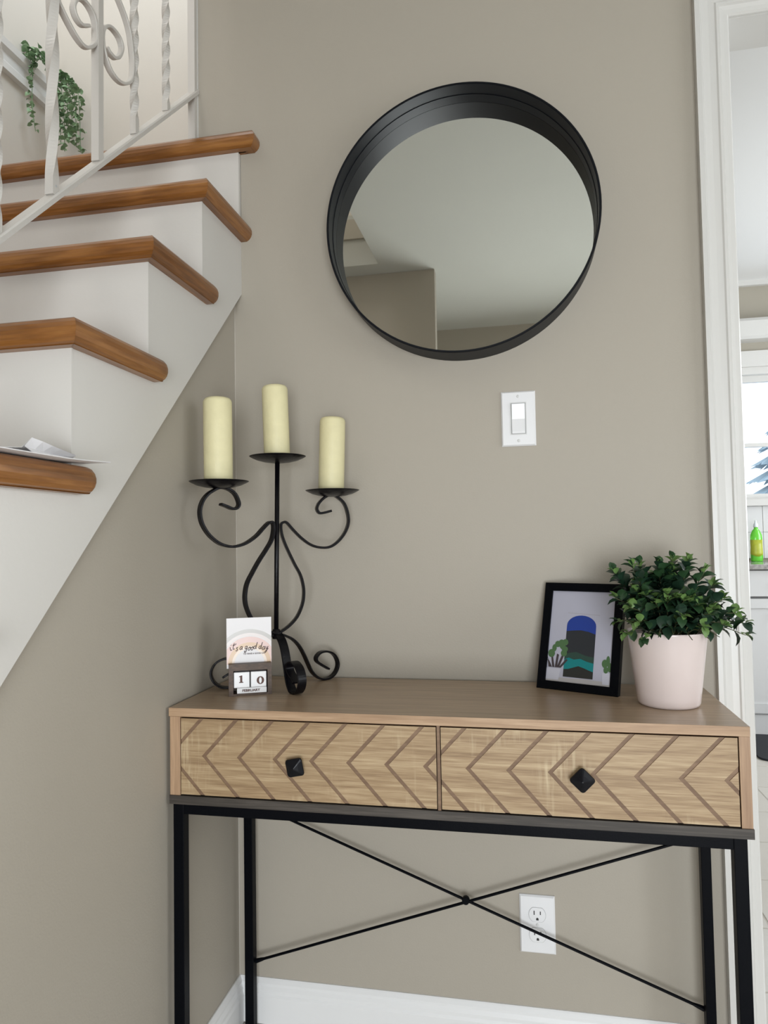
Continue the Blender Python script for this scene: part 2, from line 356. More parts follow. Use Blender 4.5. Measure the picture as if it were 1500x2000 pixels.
# ------------------------------------------------------------------ railing
rl = thing('stair_railing', 'white painted wrought iron stair railing with twisted bars and scrolls', 'railing', (-.1, -.5, 1.5))
RX = -.1
zr = lambda y: 2.193+.984*y
bm = bmesh.new(); y0, y1 = -1.75, -.001
bm = loft([[(RX+dx, y, zr(y)+dz) for dx, dz in ((-.013, -.013), (.013, -.013), (.013, -.003), (.010, 0), (-.010, 0), (-.013, -.003))] for y in (y0, y1)])
obj('bottom_rail', bm, 'iron_white', rl)
bm = loft([[(RX+dx, y, zr(y)+.80+dz) for dx, dz in ((-.02, -.02), (.02, -.02), (.025, 0), (.012, .014), (-.012, .014), (-.025, 0))] for y in (y0, -.11)])
obj('handrail', bm, 'iron_white', rl)
def baluster(y, w, pitch, plain):
    z0 = zr(y)-.004; z1 = zr(min(y, -.11))+.79; rings = []; n = int((z1-z0)/.006)
    for i in range(n+1):
        z = z0+(z1-z0)*i/n; a = 0
        if pitch: a = max(0, z-z0-plain)/pitch*PI/2
        s = w/2; rings.append([(RX+s*1.414*math.cos(a+PI/4+q*PI/2), y+s*1.414*math.sin(a+PI/4+q*PI/2), z) for q in range(4)])
    if not pitch: rings = [rings[0], rings[-1]]
    return loft(rings)
for y, w_, pt, pl in ((-.527, .0155, .11, .03), (-.3985, .0155, 0, 0), (-.2710, .0130, .044, .035), (-.1400, .0130, .044, .02), (-.655, .0130, .05, .03), (-.783, .013, .05, .03), (-.911, .013, 0, 0), (-1.04, .0155, .11, .03), (-1.17, .013, .05, .03), (-1.30, .013, .05, .03), (-1.43, .013, 0, 0)):
    obj('baluster', baluster(y, w_, pt, pl), 'iron_white', rl)
obj('end_post', B(RX-.009, RX+.009, -.0175, -.0005, 2.056, 2.98), 'iron_white', rl)
obj('screw', lathe([(0, .0), (.0022, .0), (.0022, -.0012), (0, -.0016)], (RX+.0085, -.527, zr(-.527)+.012), 10, axis=0), 'gap', rl)
SA = [(-0.52, 2.14), (-0.5195, 2.0427), (-0.5149, 2.0204), (-0.5026, 2.0101), (-0.485, 2.0), (-0.4643, 1.9915), (-0.4429, 1.9896), (-0.4236, 2.0005), (-0.4068, 2.0218), (-0.4060, 2.0452), (-0.4115, 2.0665), (-0.4292, 2.0757), (-0.4484, 2.0732), (-0.4644, 2.0595), (-0.4722, 2.0399), (-0.4644, 2.0272), (-0.4484, 2.0254), (-0.4280, 2.0383)]
SB = [(-0.3711, 2.0374), (-0.362, 2.0339), (-0.3433, 2.0357), (-0.3273, 2.0505), (-0.3189, 2.0734), (-0.3305, 2.0878), (-0.3558, 2.0881), (-0.3741, 2.0764), (-0.3836, 2.0594), (-0.3832, 2.0339), (-0.373, 2.0135), (-0.3558, 1.9995), (-0.3306, 1.9976), (-0.3045, 2.009), (-0.2842, 2.0319), (-0.2790, 2.0635), (-0.2823, 2.0905), (-0.2905, 2.1223), (-0.3030, 2.1414), (-0.3174, 2.1543), (-0.3336, 2.1658), (-0.3495, 2.1809), (-0.3619, 2.21), (-.372, 2.26)]
# the scrolls as traced: world (y, z) in the railing's plane
for S in (SA, SB):
    path = crom([(RX, y, z) for y, z in S], 5)
    obj('scroll', strap(path, (1, 0, 0), .012, .006), 'iron_white', rl)
# ------------------------------------------------------------------ papers on the step
bm = bmesh.new(); n1, n2 = 12, 4; rings = []
for i in range(n1+1):
    t = i/n1; y = -.99+(.375)*t; z = 1.1995+.006*max(0, t-.75)**1.3*4
    xa = -.16+.02*t; xb = .045+.018*t
    if t > .9: xa += (t-.9)*1.4
    rings.append([(xa, y, z), (xb, y+.004, z+.0006), (xb+.001, y+.004, z+.0018), (xa, y, z+.003)])
loft(rings, bm)
tag(obj('letter', bm, 'paper', origin=(-.05, -.8, 1.2)), 'flat white envelope lying on the lowest visible oak step', 'letter')
bm = bmesh.new(); random.seed(4); prof = [(-.105, 1.2045), (-.085, 1.222), (-.062, 1.219), (-.045, 1.2235), (-.028, 1.216), (-.012, 1.219), (.004, 1.2195), (.0195, 1.232), (.012, 1.217), (.022, 1.2035)]
g = []
for j in range(6):
    v = j/5; g.append([(x+.016+.010*math.sin(3*v+i)*.5, -.745+.10*v-.006*(i % 3), 1.2043+.62*(z-1.2043)*(1-.55*v)+.002*math.sin(5*v+2*i)*(1-v)) for i, (x, z) in enumerate(prof)])
rows = [[bm.verts.new(p) for p in r] for r in g]
for a, b in zip(rows, rows[1:]):
    for i in range(len(a)-1): bm.faces.new((a[i], a[i+1], b[i+1], b[i]))
pp = tag(obj('crumpled_paper', bm, 'paper', origin=(-.04, -.7, 1.2045)), 'crumpled white paper on top of the flat envelope', 'paper')
md = pp.modifiers.new('thickness', 'SOLIDIFY'); md.thickness = .0008
# ------------------------------------------------------------------ console table
FY, BY = -.3354, -.018
tb = thing('console_table', 'oak console table with two chevron drawers on a black metal frame', 'console table', (.508, -.18, 0))
bm = B(.0063, 1.0095, FY, BY, .7605, .7765, bev=.0006)
for f in bm.faces:
    f.material_index = 0 if f.calc_center_median().z > .7764 else 1
obj('tabletop', bm, ['top', 'edge'], tb)
for x0, x1 in ((.0083, .0288), (.9925, 1.0093)): obj('side_panel', B(x0, x1, FY+.001, BY, .6163, .7602, bev=.0005), 'edge_v', tb)
obj('divider', B(.5088, .5142, FY+.001, BY, .6163, .7602), 'groove', tb)
obj('carcass', wallb((.0288, .9925, BY-.006, BY, .6163, .7602), (.0288, .9925, FY+.02, BY-.006, .6163, .6180)), 'seam', tb)
obj('base_board', B(.0075, 1.0105, FY-.001, BY, .6003, .6162, bev=.0006), 'dark', tb)
def clip_poly(poly, x0, x1):
    for s, lim in ((1, x0), (-1, x1)):
        out = []
        for i, p in enumerate(poly):
            q = poly[(i+1) % len(poly)]; a = s*(p[0]-lim); b = s*(q[0]-lim)
            if a >= 0: out.append(p)
            if a*b < 0: t = a/(a-b); out.append((p[0]+(q[0]-p[0])*t, p[1]+(q[1]-p[1])*t))
        poly = out
        if len(poly) < 3: return []
    return poly
def inset_poly(poly, d):
    n = len(poly); out = []
    A = sum(poly[i][0]*poly[(i+1) % n][1]-poly[(i+1) % n][0]*poly[i][1] for i in range(n))
    if A < 0: poly = poly[::-1]
    for i in range(n):
        p0, p1, p2 = Vector(poly[i-1]), Vector(poly[i]), Vector(poly[(i+1) % n])
        e1 = (p1-p0).normalized(); e2 = (p2-p1).normalized(); n1_ = Vector((-e1.y, e1.x)); n2_ = Vector((-e2.y, e2.x))
        k = (n1_+n2_); k = k/max(.3, k.dot(n1_)); out.append(tuple(p1+k*d))
    return out
ZT, ZB_, ZA = .7577, .6185, .6900
def drawer(x0, x1, apex0, knobx, knobz, rot):
    dr = obj('drawer', B(x0, x1, FY+.0028, FY+.26, ZB_, ZT-.0), ['groove'], tb)
    gw = .0086/2
    for k in range(-2, 9):
        a = apex0+.0686*k; b = a+.0686; dx = .0625*(ZT-ZA)/.0665; dxb = .0625*(ZA-ZB_)/.0680
        poly = [(a+gw, ZA), (a+dxb+gw, ZB_), (b+dxb-gw, ZB_), (b-gw, ZA), (b+dx-gw, ZT), (a+dx+gw, ZT)]
        # the V is concave: clip as upper and lower halves, then build one object
        up_ = clip_poly([(a+gw, ZA), (b-gw, ZA), (b+dx-gw, ZT), (a+dx+gw, ZT)], x0, x1)
        lo_ = clip_poly([(a+dxb+gw, ZB_), (b+dxb-gw, ZB_), (b-gw, ZA), (a+gw, ZA)], x0, x1)
        parts = [pl for pl in (up_, lo_) if len(pl) >= 3]
        if not parts: continue
        if len(parts) == 2 and not all(any(abs(q[1]-ZA) < 1e-6 for q in pl) for pl in parts): parts = [[p_] for p_ in parts]
        else: parts = [parts]
        for grp in parts:
            bm = bmesh.new()
            for pl in grp: prism(pl, 1, FY+.0012, FY+.004, bm)
            bmesh.ops.remove_doubles(bm, verts=bm.verts, dist=1e-5)
            obj('chevron_panel', bm, 'drawer', dr)
    # square faceted knob
    c = Vector((knobx, FY-.0, knobz)); bm = bmesh.new(); rings = []
    def sq(s, r, y):
        pts = []
        for q in range(4):
            for m_ in (-1, 0, 1):
                ang = rot+q*PI/2+PI/4; cx = (s-r)*math.cos(ang)*1.414; cz_ = (s-r)*math.sin(ang)*1.414
                th = ang+m_*PI/4*.9; pts.append((c.x+cx+r*math.cos(th), FY+.002+y, c.z+cz_+r*math.sin(th)))
        return pts
    for s, r, y in ((.0065, .0062, 0), (.006, .0058, -.007), (.011, .005, -.010), (.0152, .005, -.0125), (.0158, .005, -.0145), (.0150, .005, -.0165), (.0085, .003, -.0205), (.0012, .001, -.0245)): rings.append(sq(s, r, y))
    obj('knob', loft(rings), 'knob', dr)
drawer(.0305, .5072, .0764, .2558, .6815, math.radians(11)); drawer(.5157, .9905, .5613, .7492, .6835, math.radians(46))
# metal frame
LG = .0205
fr = [(.0145, .0350, FY+.001, FY+.022, 0, .6), (.9795, 1.0000, FY+.001, FY+.022, 0, .6), (.0330, .0530, -.050, -.029, 0, .6), (.9905, 1.0095, -.050, -.029, 0, .6)]
for b in fr: obj('leg', B(*b, bev=.0012), 'black', tb)
obj('front_rail', B(.035, .9795, FY+.001, FY+.022, .5822, .6001, bev=.001), 'black', tb)
obj('rear_rail', B(.053, .9905, -.050, -.029, .5822, .6001, bev=.001), 'black', tb)
for xa, xb in ((.0145, .0330), (.9795, .9905)):
    bm = loft([[(x+dx, y, z) for dx, z in ((0, .5822), (LG, .5822), (LG, .6), (0, .6))] for x, y in ((xa, FY+.022), (xb, -.050))]); obj('side_rail', bm, 'black', tb)
yc = -.032
def rod(a, b, dy):
    pts = [Vector(a), Vector(b)]; bm = tube([pts[0], pts[1]], .0030, 10)
    d = (pts[1]-pts[0]).normalized()
    tube([pts[0], pts[0]+d*.012, pts[0]+d*.02], lambda t: .0052-.002*t, 10, bm); tube([pts[1], pts[1]-d*.012, pts[1]-d*.02], lambda t: .0052-.002*t, 10, bm); return bm
obj('cross_rod', rod((.053, yc-.002, .1475), (.991, yc-.002, .4810), 0), 'black', tb); obj('cross_rod', rod((.053, yc+.002, .4920), (.9905, yc+.002, .1450), 0), 'black', tb)
bm = lathe([(0, -.006), (.0075, -.006), (.0082, -.003), (.0082, .003), (.0075, .006), (0, .006)], (.5245, yc, .3184), 20, axis=1)
obj('rod_joint', bm, 'black', tb)
# ------------------------------------------------------------------ mirror
mc = (.544, 0, 1.7733); mr = thing('wall_mirror', 'round wall mirror with a deep black rim above the table', 'mirror', mc)
def ring(prof, seg=128):
    bm = bmesh.new(); R = []
    for k in range(seg):
        a = 2*PI*k/seg; R.append([bm.verts.new((mc[0]+r*math.cos(a), y, mc[2]+r*math.sin(a))) for r, y in prof])
    for k in range(seg):
        A, Bq = R[k], R[(k+1) % seg]
        for i in range(len(prof)):
            j = (i+1) % len(prof); bm.faces.new((A[i], A[j], Bq[j], Bq[i]))
    return bm
def ring_smooth(o):
    for p in o.data.polygons: p.use_smooth = True
    md = o.modifiers.new('edges', 'EDGE_SPLIT'); md.split_angle = math.radians(30)
ring_smooth(obj('rim', ring([(.2945, -.001), (.2945, -.0705), (.2935, -.072), (.2905, -.072), (.2895, -.0705), (.2895, -.001)]), 'mframe', mr))
ring_smooth(obj('inner_band', ring([(.2894, -.0085), (.2894, -.036), (.2884, -.036), (.2884, -.0085)]), 'mframe', mr))
obj('mirror_glass', lathe([(0, -.002), (.2892, -.002), (.2892, -.008), (0, -.008)], mc, 128, axis=1), 'mirror', mr)
# ------------------------------------------------------------------ switch and outlet
def plate(bm, cx, cz, w, h, y0, y1, bev):
    a = [(cx+sx*w/2, y0, cz+sz*h/2) for sx, sz in ((-1, -1), (1, -1), (1, 1), (-1, 1))]
    m = [(cx+sx*w/2, y0-(y0-y1)*.45, cz+sz*h/2) for sx, sz in ((-1, -1), (1, -1), (1, 1), (-1, 1))]
    b = [(cx+sx*(w/2-bev), y1, cz+sz*(h/2-bev)) for sx, sz in ((-1, -1), (1, -1), (1, 1), (-1, 1))]
    return loft([a, m, b], bm)
def screw(cx, cz, y, parent):
    bm = lathe([(0, y), (.0032, y), (.0032, y-.0006), (.002, y-.0014), (0, y-.0014)], (cx, 0, cz), 14, axis=1); obj('screw', bm, 'plastic_grey', parent)
sx, sz = .6583, 1.3424
sw = thing('light_switch', 'white rocker light switch on the wall below the mirror', 'light switch', (sx, 0, sz))
obj('wall_plate', plate(bmesh.new(), sx, sz, .0735, .120, -.0002, -.0062, .003), 'plastic', sw)
bm = bmesh.new(); 
for b in ((-.0178, .0178, .0340, .0358), (-.0178, .0178, -.0358, -.0340), (-.0178, -.0160, -.034, .034), (.0160, .0178, -.034, .034)): box(bm, sx+b[0], sx+b[1], -.0072, -.006, sz+b[2], sz+b[3])
obj('bezel', bm, 'plastic_grey', sw)
obj('rocker_recess', B(sx-.016, sx+.016, -.0064, -.006, sz-.034, sz+.034), 'gap', sw)
rk = prism([(-.0066, sz-.0325), (-.0082, sz-.0325), (-.0095, sz-.028), (-.0072, sz-.001), (-.0122, sz+.0315), (-.0066, sz+.0325)], 0, sx-.0138, sx+.0138); obj('rocker', rk, 'plastic', sw)
screw(sx, sz+.0485, -.0062, sw); screw(sx, sz-.0485, -.0062, sw)
ox, oz = .6720, .2668
ou = thing('wall_outlet', 'white double electrical outlet low on the wall under the table', 'outlet', (ox, 0, oz))
obj('wall_plate', plate(bmesh.new(), ox, oz, .0735, .120, -.0002, -.0062, .003), 'plastic', ou)
def recept(cz):
    def outl(r, flat_):
        pts = []
        for k in range(40):
            a = 2*PI*k/40; x = r*math.cos(a); z = r*math.sin(a); z = max(-flat_, min(flat_, z)); pts.append((ox+x, cz+z))
        return pts
    so = obj('socket', prism(outl(.0172, .0145), 1, -.0072, -.006), 'plastic', ou)
    bm = bmesh.new(); a = outl(.0180, .0152); prism(a, 1, -.0066, -.006, bm); obj('seam', bm, 'gap', so)
    for dx, dz, w_, h_ in ((-.0064, .004, .0021, .0085), (.0064, .004, .0021, .0070)): obj('slot', B(ox+dx-w_/2, ox+dx+w_/2, -.0075, -.0070, cz+dz-h_/2, cz+dz+h_/2), 'hole', so)
    gh = [(ox+.0026*math.cos(a), cz-.0085+.0026*math.sin(a)) for a in [PI*i/8 for i in range(9)]]+[(ox-.0026, cz-.0112), (ox+.0026, cz-.0112)]
    obj('slot', prism(gh, 1, -.0075, -.0070), 'hole', so)
recept(oz+.0208); recept(oz-.0208); screw(ox, oz, -.0062, ou)
# ------------------------------------------------------------------ candelabra
TZ = .7765
CC = Vector((.149, -.135, 0))
ca = thing('candelabra', 'black wrought iron three arm candelabra with scrolled feet on the table', 'candelabra', (.149, -.135, TZ))
AL = ((-.5929, -.8052), [(0.1327, 1.1599), (0.1189, 1.1555), (0.1081, 1.1516), (0.0987, 1.1517), (0.0924, 1.1574), (0.0923, 1.1658), (0.1001, 1.1809), (0.114, 1.1902), (0.1325, 1.1932), (0.1477, 1.1875), (0.1627, 1.1775), (0.1731, 1.1638), (0.1782, 1.1462), (0.1762, 1.1275), (0.169, 1.1115), (0.1558, 1.0953), (0.1364, 1.0815), (0.115, 1.0751), (0.0963, 1.0754), (0.0739, 1.082), (0.051, 1.0959), (0.0343, 1.1115), (0.0207, 1.123), (0.0122, 1.1245), (0.0082, 1.1173), (0.0091, 1.1028), (0.0144, 1.0855), (0.0281, 1.0657), (0.0449, 1.0440), (0.0610, 1.0201), (0.0734, 0.9992), (0.0785, 0.9781), (0.0780, 0.9592), (0.0727, 0.9424), (0.0646, 0.9275), (0.0496, 0.9119), (0.03, 0.8993), (0.0040, 0.8896)])
AR = ((.8547, .5192), [(0.1204, 1.1486), (0.1019, 1.1441), (0.0927, 1.1447), (0.0882, 1.1536), (0.093, 1.1655), (0.1054, 1.1775), (0.1209, 1.1841), (0.1363, 1.1777), (0.1502, 1.1642), (0.1577, 1.1431), (0.159, 1.122), (0.1508, 1.101), (0.135, 1.0818), (0.1163, 1.0702), (0.0948, 1.0691), (0.0736, 1.0754), (0.0528, 1.0904), (0.0351, 1.1082), (0.0219, 1.1229), (0.0145, 1.1244), (0.0090, 1.1186), (0.0104, 1.0997), (0.017, 1.0793), (0.0275, 1.0558), (0.0385, 1.0330), (0.0500, 1.011), (0.0563, 0.986), (0.0565, 0.9636), (0.0521, 0.944), (0.0416, 0.9223), (0.0263, 0.9059), (0.0114, 0.8957), (0.0012, 0.8904)])
LEG = [(0.0, 0.8893), (0.0182, 0.8825), (0.0351, 0.8735), (0.0508, 0.8583), (0.0636, 0.837), (0.0736, 0.8158), (0.0837, 0.7971), (0.0984, 0.7836), (0.1135, 0.7786), (0.1318, 0.7805), (0.1459, 0.7918), (0.151, 0.8092), (0.1419, 0.8282), (0.1235, 0.838), (0.1052, 0.8374), (0.0946, 0.8285), (0.0959, 0.8195), (0.1078, 0.8105), (0.126, 0.7994)]
def plane_strap(d, L, w_, t_):
    D = Vector((d[0], d[1], 0)).normalized(); N = Vector((-D.y, D.x, 0))
    path = crom([CC+D*r+Vector((0, 0, z)) for r, z in L], 5); return strap(path, N, w_, t_)
obj('scroll_arm', plane_strap(*AL, .0140, .0050), 'iron', ca); obj('scroll_arm', plane_strap(*AR, .0140, .0050), 'iron', ca)
RD0 = Vector((.1455, -.135, .884)); RD1 = Vector((.1522, -.135, 1.2590))
obj('rod', tube([RD0, RD0+(RD1-RD0)*.4, RD1], .0050, 14), 'iron', ca, smooth=True)
obj('collar', lathe([(0, -.010), (.008, -.010), (.0095, -.004), (.0095, .004), (.007, .010), (0, .010)], (.1458, -.135, .8885), 20), 'iron', ca)
def leg(d, rf, w_):
    rs = .1135; L = []
    for i, (r, z) in enumerate(LEG): L.append((r*rf/rs if i <= 8 else r+rf-rs, z+.0005))
    return plane_strap(d, L, w_, .0042)
obj('leg', leg((.6523, .7579), .1135, .014), 'iron', ca); obj('leg', leg((.70, -.71), .075, .019), 'iron', ca); obj('leg', leg((-.975, -.222), .103, .014), 'iron', ca)
def dish(c, r): return lathe([(0, -.0120), (.014, -.0117), (.030, -.0095), (.044, -.0058), (r-.006, -.0015), (r-.001, .0012), (r, .0022), (r-.0015, .0026), (r-.007, .0004), (.034, -.0040), (.012, -.0072), (0, -.0078)], c, 56)
PL = [Vector((.0685, -.244, 1.2035)), Vector((.1530, -.135, 1.2630)), Vector((.2560, -.074, 1.1915))]
for c, r in zip(PL, (.0590, .0600, .0590)):
    obj('drip_pan', dish(c, r), 'iron', ca, smooth=True)
def candle(c, h, r0, r1, tilt, label):
    prof = [(0, 0), (r0-.001, 0), (r0, .001), (r0, h*.3), ((r0+r1)/2, h*.6), (r1, h-.009), (r1-.0012, h-.005), (r1-.004, h-.0015), (r1-.008, h), (r1-.014, h-.0012), (.004, h-.003), (0, h-.003)]
    bm = lathe(prof, (0, 0, 0), 44)
    bmesh.ops.transform(bm, matrix=Matrix.Translation(c)@Matrix.Rotation(tilt, 4, 'Y'), verts=bm.verts)
    o = obj('pillar_candle', bm, 'candle', origin=c, smooth=True); tag(o, label, 'candle', 'ivory pillar candles on the candelabra'); return o
candle(PL[0]+Vector((-.001, 0, -.0042)), .1745, .0285, .0285, -.008, 'ivory pillar candle on the left arm, nearest the staircase')
candle(PL[1]+Vector((-.001, 0, -.0042)), .1585, .0275, .0275, -.028, 'ivory pillar candle on the tall central rod, highest of the three')
candle(PL[2]+Vector((-.003, 0, -.0042)), .1660, .0280, .0280, .035, 'ivory pillar candle on the right arm, leaning slightly right')
# ------------------------------------------------------------------ desk calendar
wv = Vector((.90837, .41816, 0)); nv = Vector((-.41816, .90837, 0)); up_v = Vector((0, 0, 1))
FL = Vector((.0816, -.234, TZ))
KM = frame_mtx(FL, wv, up_v, -nv)       # local x along the face, y up, z toward the viewer
def cobj(name, bm, m, parent, **k):
    bmesh.ops.transform(bm, matrix=KM, verts=bm.verts); return obj(name, bm, m, parent, **k)
cal = thing('desk_calendar', 'small dark wooden block calendar reading 10 February with a rainbow card', 'calendar', FL)
Wc, Hc, Dc = .0847, .0625, .038
bm = bmesh.new()
box(bm, 0, .0090, 0, Hc, -Dc, 0); box(bm, .0765, Wc, 0, Hc, -Dc, 0); box(bm, .009, .0765, 0, .0042, -Dc, 0); box(bm, .009, .0765, .0500, Hc, -Dc, 0); box(bm, .009, .0765, .0042, .0500, -Dc, -.034)
cobj('block', bm, 'walnut', cal)
c1 = cobj('date_cube', B(.0100, .0410, .0158, .0468, -.032, -.001, bev=.0015), 'plastic', cal)
c2 = cobj('date_cube', B(.0432, .0742, .0158, .0468, -.032, -.001, bev=.0015), 'plastic', cal)
mo = cobj('month_block', B(.0160, .0745, .0046, .0155, -.020, -.0005, bev=.0008), 'plastic', cal)
bm = bmesh.new(); cx0, cy0 = .0243, .0330
one = [(-.0042, -.0072), (.0042, -.0072), (.0042, -.0058), (.0022, -.0052), (.0022, .0074), (.0004, .0074), (-.0042, .0056), (-.0042, .0044), (-.0020, .0046), (-.0020, -.0052), (-.0042, -.0058)]
prism([(cx0+a, cy0+b) for a, b in one], 2, -.0012, -.0006, bm); cobj('digit', bm, 'ink_brown', c1)
bm = bmesh.new(); n = 32; cx0, cy0 = .0622, .0290
ro = [[(cx0+a*math.cos(2*PI*k/n), cy0+b*math.sin(2*PI*k/n), z) for k in range(n)] for a, b, z in ((.0074, .0078, -.0012), (.0074, .0078, -.0006), (.0027, .0060, -.0006), (.0027, .0060, -.0012))]
loft(ro, bm, cap=False); cobj('digit', bm, 'ink_brown', c2)
bm = bmesh.new(); merge(bm, text_bm('FEBRUARY', .0066, .00025, .0002, 1.12), Matrix.Translation((.0437, .0101, -.0002))); cobj('lettering', bm, 'ink_brown', mo)
# card standing in the block's slot
KC = -.020
cd_ = cobj('card', B(-.0035, .0862, .052, .1528, KC-.0006, KC), 'card', cal)
cx0, cy0 = .0380, .0600; x0c, x1c, y0c = -.0033, .0860, .0628
def arc(r0, r1, ax_, cyy=0):
    out = []
    N = 40
    for k in range(N):
        a0 = PI*k/N; a1 = PI*(k+1)/N
        q = [(cx0+ax_+r*math.cos(a), cy0+cyy+r*1.0*math.sin(a)) for r, a in ((r0, a0), (r1, a0), (r1, a1), (r0, a1))]
        q = clip_poly(q, x0c, x1c)
        if q: out.append(q)
    return out
for nm, r0, r1, z in (('arc_grey', .0620, .0695, 1), ('arc_pale', .0560, .0620, 1), ('arc_pink', .0430, .0545, 1), ('arc_tan', .0350, .0430, 1), ('arc_cream', .0300, .0350, 1)):
    bm = bmesh.new()
    for q in arc(r0, r1, .004): prism(q, 2, KC-.0001, KC+.0002, bm)
    cobj('rainbow_band', bm, nm, cd_)
# handwriting: strokes per letter in a unit box (x, y)
G = {'i': ([[(0, .5), (.12, .1), (.25, 0), (.4, .12)], [(.12, .78), (.14, .86)]], .42),
     't': ([[(.22, 1.0), (.14, .3), (.24, 0), (.42, .12)], [(0, .66), (.42, .70)]], .44),
     "'": ([[(.08, 1.0), (.03, .78)]], .16),
     's': ([[(.34, .5), (.16, .52), (.12, .36), (.30, .2), (.22, -.02), (0, 0)]], .42),
     'a': ([[(.38, .5), (.12, .46), (.02, .16), (.16, 0), (.34, .18), (.40, .5), (.38, .1), (.52, .06)]], .58),
     'g': ([[(.38, .5), (.12, .46), (.04, .18), (.2, .04), (.36, .3), (.4, .5), (.34, -.2), (.16, -.5), (.02, -.36), (.16, -.2)]], .54),
     'o': ([[(.28, .52), (.06, .36), (.08, .04), (.28, .02), (.38, .3), (.26, .52), (.52, .42)]], .5),
     'd': ([[(.36, .46), (.12, .44), (.02, .16), (.16, 0), (.34, .2), (.50, 1.08), (.38, .14), (.54, .06)]], .6),
     'y': ([[(0, .5), (.08, .12), (.24, .08), (.38, .5), (.30, -.14), (.12, -.5), (0, -.36), (.36, -.02), (.52, .1)]], .54), ' ': ([], .28)}
bm = bmesh.new(); xx = .0020; sc_ = .0125
for i, chh in enumerate("it's a good day"):
    sts, adv = G[chh]
    for s in sts:
        pts = [Vector((xx+(px+py*.18)*sc_, .0885+py*sc_*1.0+.0018*math.sin(i*1.3), KC+.0006)) for px, py in s]
        strap(crom(pts, 3) if len(pts) > 2 else pts, (0, 0, 1), .0004, .0014, bm)
    xx += adv*sc_*1.0
LX = xx
bmesh.ops.transform(bm, matrix=Matrix.Translation((.0005, 0, 0))@Matrix.Diagonal((.0805/(LX+.001), 1, 1, 1)), verts=bm.verts)
cobj('lettering', bm, 'ink', cd_)
bm = bmesh.new(); merge(bm, text_bm('TO HAVE A GOOD DAY', .0042, .0001, .0002, .98), Matrix.Translation((.0520, .0800, KC+.0004))); cobj('lettering', bm, 'ink', cd_)
# ------------------------------------------------------------------ picture frame
A0 = Vector((.681, -.074, TZ)); wf = Vector((.9030, -.4297, 0)).normalized(); nb = Vector((-wf.y, wf.x, 0)); th = math.radians(16)
upf = Vector((0, 0, 1))*math.cos(th)+nb*math.sin(th); nf = wf.cross(upf).normalized()      # nf points to the viewer
FM = frame_mtx(A0+Vector((0, 0, .0005)), wf, upf, nf)
def fobj(name, bm, m, parent, **k):
    bmesh.ops.transform(bm, matrix=FM, verts=bm.verts); return obj(name, bm, m, parent, **k)
pf_ = thing('picture_frame', 'black framed print of a blue arched doorway leaning back beside the potted plant', 'picture frame', A0)
Wf, Hf, bw, dp = .1664, .2190, .0168, .0150
bm = bmesh.new()
O_ = [(0, 0), (Wf, 0), (Wf, Hf), (0, Hf)]; I_ = [(bw, bw), (Wf-bw, bw), (Wf-bw, Hf-bw), (bw, Hf-bw)]
rings = [[(x, y, -dp) for x, y in O_], [(x, y, -.001) for x, y in O_], [(x+(.001 if x < Wf/2 else -.001), y+(.001 if y < Hf/2 else -.001), 0) for x, y in O_],
         [(x, y, -.0012) for x, y in I_], [(x, y, -.0060) for x, y in I_], [(x, y, -dp) for x, y in I_]]
loft(rings+[rings[0]], bm, cap=False); fobj('frame', bm, 'black', pf_)
fobj('backing', B(bw, Wf-bw, bw, Hf-bw, -dp+.001, -.0065), 'black', pf_)
est = prism([(-dp, .155), (-dp-.002, .155), (-dp-.062, .0215), (-dp-.058, .0200)][::1], 0, Wf/2-.018, Wf/2+.018)
# prism along x gives (x, y=first, z=second): swap to (x, up, depth)
for v in est.verts: v.co = (v.co.x, v.co.z, v.co.y)
fobj('easel_stand', est, 'black', pf_)
pic = fobj('print', B(bw, Wf-bw, bw, Hf-bw, -.0064, -.0055), 'art_wall', pf_)
PX0, PX1, PY0, PY1 = bw, Wf-bw, bw, Hf-bw; pw, ph = PX1-PX0, PY1-PY0
def art(pts, m, lay, nm='print_shape'):
    pts = [(PX0+min(1, max(0, a))*pw, PY0+min(1, max(0, b))*ph) for a, b in pts]
    fobj(nm, prism(pts, 2, -.0056, -.0055+.00012*lay), m, pic)
def warc(cx, cy, rx, ry, a0, a1, n=14): return [(cx+rx*math.cos(a0+(a1-a0)*i/n), cy+ry*math.sin(a0+(a1-a0)*i/n)) for i in range(n+1)]
art([(0, 0), (1, 0), (1, .045), (.6, .055), (.3, .045), (0, .05)], 'art_ground', 1)
dx0, dx1 = .27, .73
art([(dx0, .06), (dx1, .06), (dx1, .62)]+warc(.50, .62, .23, .115, 0, PI)+[(dx0, .62)], 'art_blue', 1)
art([(dx0, .06), (dx1, .06), (dx1, .535), (.62, .56), (.5, .572), (.38, .565), (dx0, .555)], 'art_hill', 2)
art([(dx0, .06), (dx1, .06), (dx1, .29), (.6, .30), (.45, .335), (.35, .32), (dx0, .30)], 'art_green', 3)
art([(dx0, .06), (dx1, .06), (dx1, .225), (.62, .24), (.52, .265), (.42, .25), (.34, .268), (dx0, .245)], 'art_teal', 4)
art([(dx0, .06), (dx1, .06), (dx1, .135), (.66, .15), (.60, .165), (.50, .185), (.42, .165), (.34, .145), (dx0, .14)], 'art_rock', 5)
art([(.27, .755), (.78, .742), (.78, .748), (.27, .761)], 'art_ledge', 1)
